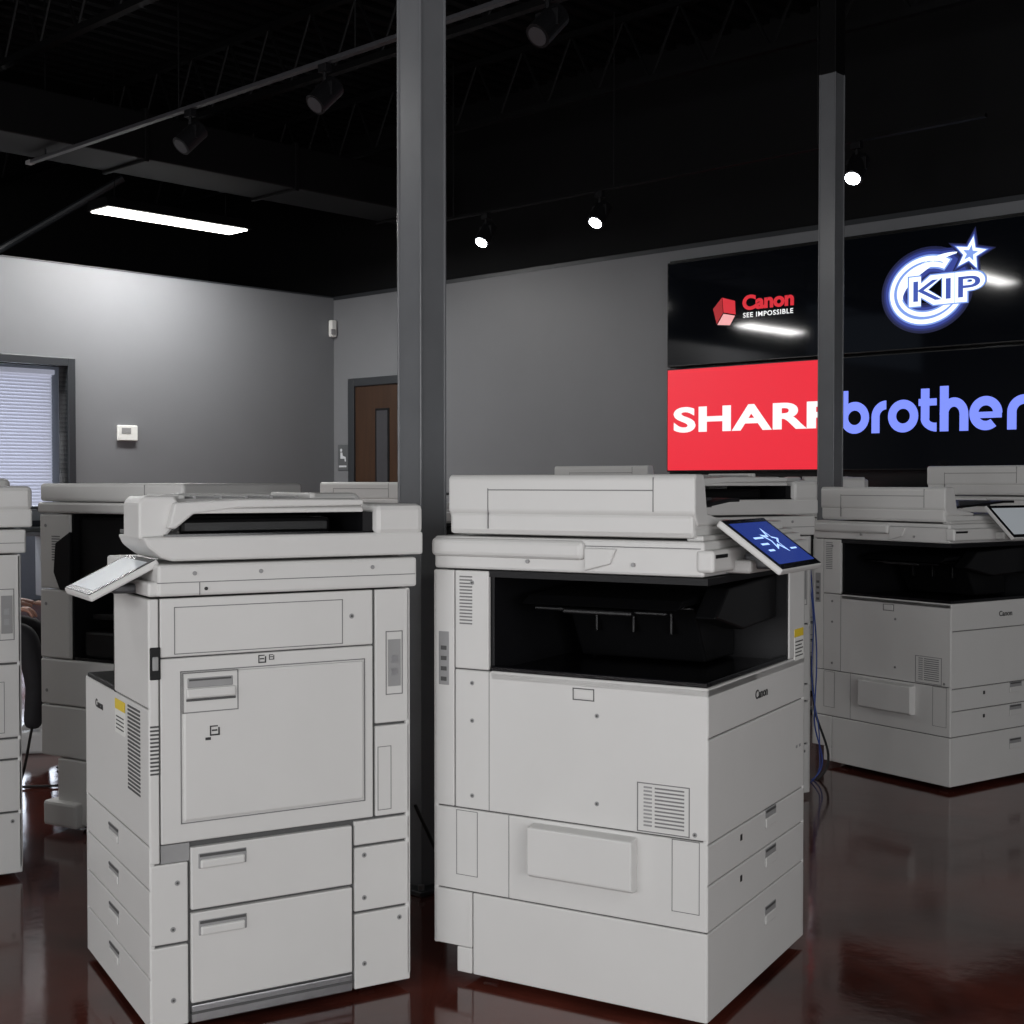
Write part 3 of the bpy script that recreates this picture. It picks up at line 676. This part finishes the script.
def track(name, w0, ts, L, lit, aim, zt=3.2, power=0):
    p0 = R.inverted() @ Vector((w0[0], w0[1], 0))
    e = empty(name); e.matrix_world = R @ Matrix.Translation((p0.x, p0.y, zt))
    p = Part('rail'); p.box(0, L, -0.018, 0.018, -0.010, 0.010, M_dgrey if not lit else M_ceil2, 0.002)
    if not lit: p.box(-0.03, 0.03, -0.02, 0.02, -0.012, 0.012, M_mid, 0.003)
    for i in range(int(L/1.5)+1): p.cyl((0.2+i*1.5, 0, 0.01), (0.2+i*1.5, 0, HC-zt-0.04), 0.005, M_ceil2, 6)
    p.obj(e)
    for i, t in enumerate(ts):
        p = Part('head_%d' % (i+1))
        p.box(t-0.03, t+0.03, -0.02, 0.02, -0.05, -0.01, M_blackm, 0.003)
        p.cyl((t, 0, -0.05), (t, 0, -0.10), 0.01, M_blackm, 10)
        d = Vector(aim).normalized(); c = Vector((t, 0, -0.16))
        p.cyl(c-d*0.08, c+d*0.08, 0.055, M_blackm, 24)
        p.cyl(c-d*0.10, c-d*0.08, 0.035, M_blackm, 24, r2=0.055)
        p.box(t-0.062, t+0.062, -0.01, 0.01, -0.17, -0.10, M_blackm, 0.003)
        p.cyl(c+d*0.078, c+d*0.083, 0.042, M_bulb if lit else M_dgrey, 24)
        p.obj(e)
        if lit:
            l = bpy.data.lights.new('spot', 'SPOT'); l.energy = power; l.spot_size = math.radians(70); l.spot_blend = 0.7; l.color = (0.93, 0.96, 1.0); l.shadow_soft_size = 0.04
            lo = bpy.data.objects.new('spot_%d' % (i+1), l); scene.collection.objects.link(lo); lo.parent = e
            lo.location = c+d*0.10; lo.rotation_euler = d.to_track_quat('-Z', 'Y').to_euler()
    return e
track('track_light_rail', (-3.06, 8.6), [1.81, 2.97, 4.42], 6.5, False, (-0.05, -0.6, -0.6))
w0 = Vector((-0.208, 9.62, 0)) - Vector((0.725, -0.688, 0))*0.5
track('track_light_rail', (w0.x, w0.y), [0.53, 1.58, 3.45], 4.2, True, (0.05, -0.62, -0.78), zt=3.085, power=24)

# ------------------------------------------------------------------ cables
def cable(name, pts, r, m):
    cu = bpy.data.curves.new(name, 'CURVE'); cu.dimensions = '3D'; cu.bevel_depth = r; cu.bevel_resolution = 2
    s = cu.splines.new('BEZIER'); s.bezier_points.add(len(pts)-1)
    for bpnt, q in zip(s.bezier_points, pts):
        bpnt.co = q; bpnt.handle_left_type = bpnt.handle_right_type = 'AUTO'
    o = bpy.data.objects.new(name, cu); scene.collection.objects.link(o); cu.materials.append(m); return o
M_blue = mat('cable_blue', (0.02, 0.06, 0.28), 0.4, noise=0.03)
z = FLOOR+0.008
cable('network_cable', [(1.265, 5.72, 0.85), (1.24, 5.55, 0.72), (1.275, 5.62, 0.45), (1.24, 5.5, 0.2), (1.22, 5.4, z), (1.05, 5.5, z), (1.0, 6.2, z)], 0.003, M_blue)
cable('network_cable', [(1.26, 5.74, 0.80), (1.255, 5.60, 0.62), (1.23, 5.50, 0.35), (1.25, 5.45, 0.1), (1.2, 5.35, z), (1.1, 5.7, z)], 0.0025, M_blue)
cable('power_cable', [(1.27, 5.76, 0.5), (1.25, 5.55, 0.25), (1.24, 5.40, z), (1.15, 5.45, z), (1.05, 6.0, z)], 0.005, M_rubber)
cable('power_cable', [(-0.26, 3.6, 0.3), (-0.2, 3.7, 0.12), (-0.17, 3.75, z), (-0.10, 3.82, z), (-0.05, 3.7, z), (-0.05, 3.62, 0.2)], 0.005, M_rubber)
cable('power_cable', [(-1.7, 4.75, 0.3), (-1.76, 4.8, 0.1), (-1.85, 4.9, z), (-1.95, 5.2, z), (-1.75, 5.3, z), (-1.9, 5.6, z)], 0.005, M_rubber)

# ------------------------------------------------------------------ seated person on chair (left, mostly hidden)
M_skin = mat('skin', (0.50, 0.27, 0.20), 0.5, noise=0.05)
M_shirt = mat('shirt_dark', (0.02, 0.022, 0.03), 0.8, noise=0.1)
M_pants = mat('trousers_black', (0.015, 0.015, 0.018), 0.8, noise=0.1)
M_hair = mat('hair_brown', (0.04, 0.022, 0.012), 0.6, noise=0.2)
M_shoe = mat('shoe_white', (0.55, 0.55, 0.55), 0.5, noise=0.03)
def skin(name, verts, edges, rad, m, parent, sub=2):
    me = bpy.data.meshes.new(name); me.from_pydata(verts, edges, []); me.materials.append(m)
    o = bpy.data.objects.new(name, me); scene.collection.objects.link(o); o.parent = parent
    sk = o.modifiers.new('skin', 'SKIN'); sk.use_smooth_shade = True
    for i, r in enumerate(rad):
        v = me.skin_vertices[0].data[i]; v.radius = r if isinstance(r, tuple) else (r, r)
    me.skin_vertices[0].data[0].use_root = True
    ss = o.modifiers.new('sub', 'SUBSURF'); ss.levels = sub; ss.render_levels = sub
    return o
px_, py_ = -2.62, 6.0
per = empty('seated_person', (px_, py_, FLOOR), math.radians(8))
tv = [(0, 0, 0.54), (0.0, 0, 0.68), (0.03, 0, 0.85), (0.05, 0, 0.98), (0.06, 0, 1.06), (0.075, 0, 1.13),
      (0.05, 0.15, 1.01), (0.05, -0.15, 1.01), (0.10, 0.21, 0.86), (0.10, -0.21, 0.86)]
skin('torso_shirt', tv, [(0, 1), (1, 2), (2, 3), (3, 4), (4, 5), (3, 6), (3, 7), (6, 8), (7, 9)],
     [(0.15, 0.12), (0.14, 0.11), (0.15, 0.11), (0.14, 0.10), (0.07, 0.07), (0.055, 0.055), 0.062, 0.062, 0.05, 0.05], M_shirt, per)
lv = [(0, 0, 0.53), (0.06, 0.10, 0.52), (0.25, 0.12, 0.53), (0.46, 0.12, 0.53), (0.48, 0.12, 0.30), (0.46, 0.12, 0.10),
      (0.06, -0.10, 0.52), (0.25, -0.12, 0.53), (0.46, -0.12, 0.53), (0.50, -0.12, 0.30), (0.48, -0.12, 0.10)]
skin('trousers', lv, [(0, 1), (1, 2), (2, 3), (3, 4), (4, 5), (0, 6), (6, 7), (7, 8), (8, 9), (9, 10)],
     [0.10, 0.085, 0.075, 0.06, 0.05, 0.042, 0.085, 0.075, 0.06, 0.05, 0.042], M_pants, per)
for sgn, nm in ((1, 'left'), (-1, 'right')):
    av = [(0.10, sgn*0.21, 0.87), (0.13, sgn*0.23, 0.76), (0.25, sgn*0.20, 0.68), (0.37, sgn*0.16, 0.65)]
    skin('forearm_'+nm, av, [(0, 1), (1, 2), (2, 3)], [0.044, 0.042, 0.036, 0.027], M_skin, per)
    pv = [(0.36, sgn*0.16, 0.65), (0.40, sgn*0.155, 0.645), (0.44, sgn*0.15, 0.64)]
    skin('palm_'+nm, pv, [(0, 1), (1, 2)], [(0.022, 0.026), (0.038, 0.016), (0.036, 0.014)], M_skin, per, 1)
    for f in range(4):
        y = sgn*0.15+(f-1.5)*0.019; L = (0.062, 0.075, 0.07, 0.055)[f]
        skin('finger_%s_%d' % (nm, f+1), [(0.44, y, 0.642), (0.44+L*0.5, y, 0.64), (0.44+L*0.8, y, 0.625), (0.44+L*0.95, y, 0.605)], [(0, 1), (1, 2), (2, 3)], [0.0095, 0.009, 0.008, 0.007], M_skin, per, 1)
    skin('thumb_'+nm, [(0.385, sgn*0.13, 0.645), (0.41, sgn*0.105, 0.64), (0.44, sgn*0.095, 0.63)], [(0, 1), (1, 2)], [0.012, 0.010, 0.008], M_skin, per, 1)
    p = Part('shoe_'+nm); x = 0.46 if sgn > 0 else 0.48
    p.prism([(x-0.07, 0.0), (x-0.07, 0.09), (x+0.03, 0.10), (x+0.12, 0.055), (x+0.20, 0.045), (x+0.21, 0.0)], 'y', sgn*0.12-0.045, sgn*0.12+0.045, M_shoe, 0.015, seg=3); p.obj(per)
p = Part('head')
p.sphere((0.10, 0, 1.27), 0.10, M_skin, (0.98, 0.78, 1.18)); p.cyl((0.08, 0, 1.10), (0.09, 0, 1.2), 0.052, M_skin, 20)
p.sphere((0.075, 0, 1.305), 0.105, M_hair, (0.98, 0.84, 1.02)); p.sphere((0.200, 0, 1.255), 0.018, M_skin, (1, 0.8, 1.5))
for s_ in (1, -1):
    p.sphere((0.185, s_*0.032, 1.275), 0.010, M_ink); p.sphere((0.095, s_*0.08, 1.265), 0.022, M_skin, (0.7, 0.4, 1.3))
p.box(0.185, 0.196, -0.022, 0.022, 1.205, 1.213, mat('lips', (0.4, 0.14, 0.12), 0.5), 0.003)
p.obj(per)
ch = empty('side_chair', (px_, py_, FLOOR), math.radians(8))
p = Part('seat'); p.box(-0.22, 0.24, -0.24, 0.24, 0.385, 0.435, M_dgrey, 0.02, 3); p.obj(ch)
p = Part('backrest'); p.prism([(-0.20, 0.55), (-0.26, 0.95), (-0.23, 0.95), (-0.17, 0.55)], 'y', -0.22, 0.22, M_dgrey, 0.01); p.obj(ch)
p = Part('frame')
for s_ in (-1, 1):
    p.cyl((0.22, s_*0.23, 0), (0.20, s_*0.23, 0.40), 0.012, M_steel); p.cyl((-0.24, s_*0.23, 0), (-0.20, s_*0.23, 0.40), 0.012, M_steel); p.cyl((-0.20, s_*0.23, 0.40), (-0.255, s_*0.225, 0.93), 0.012, M_steel)
p.obj(ch)

# ------------------------------------------------------------------ daylight through storefront windows, world
def area(name, M, sx, sy, power, col):
    l = bpy.data.lights.new(name, 'AREA'); l.shape = 'RECTANGLE'; l.size = sx; l.size_y = sy; l.energy = power; l.color = col
    o = bpy.data.objects.new(name, l); scene.collection.objects.link(o); o.matrix_world = M; return o
area('daylight_window_1', R @ Matrix.Translation((8.75, -LY-0.25, 1.5)) @ Matrix.Rotation(math.radians(90), 4, 'X'), 7.5, 2.4, 315, (0.99, 0.99, 1.0))
area('daylight_window_2', R @ Matrix.Translation((LX+0.25, -8.25, 1.5)) @ Matrix.Rotation(math.radians(90), 4, 'Z') @ Matrix.Rotation(math.radians(90), 4, 'X'), 5.5, 2.4, 210, (0.99, 0.99, 1.0))
area('daylight_office', R @ Matrix.Translation((-3.5, -1.85, 1.5)) @ Matrix.Rotation(math.radians(-90), 4, 'Z') @ Matrix.Rotation(math.radians(90), 4, 'X'), 2.0, 1.4, 40, (0.8, 0.88, 1.0))

w = bpy.data.worlds.new('world'); scene.world = w; w.use_nodes = True
w.node_tree.nodes['Background'].inputs[0].default_value = (0.6, 0.7, 0.9, 1); w.node_tree.nodes['Background'].inputs[1].default_value = 0.15

cam = bpy.data.cameras.new('camera'); co = bpy.data.objects.new('camera', cam); scene.collection.objects.link(co)
cam.lens = 1346/1024*36; cam.sensor_width = 36; cam.clip_end = 100
co.location = (0, 0, 1.17); co.rotation_euler = (math.radians(90-1.28), 0, 0)
scene.camera = co
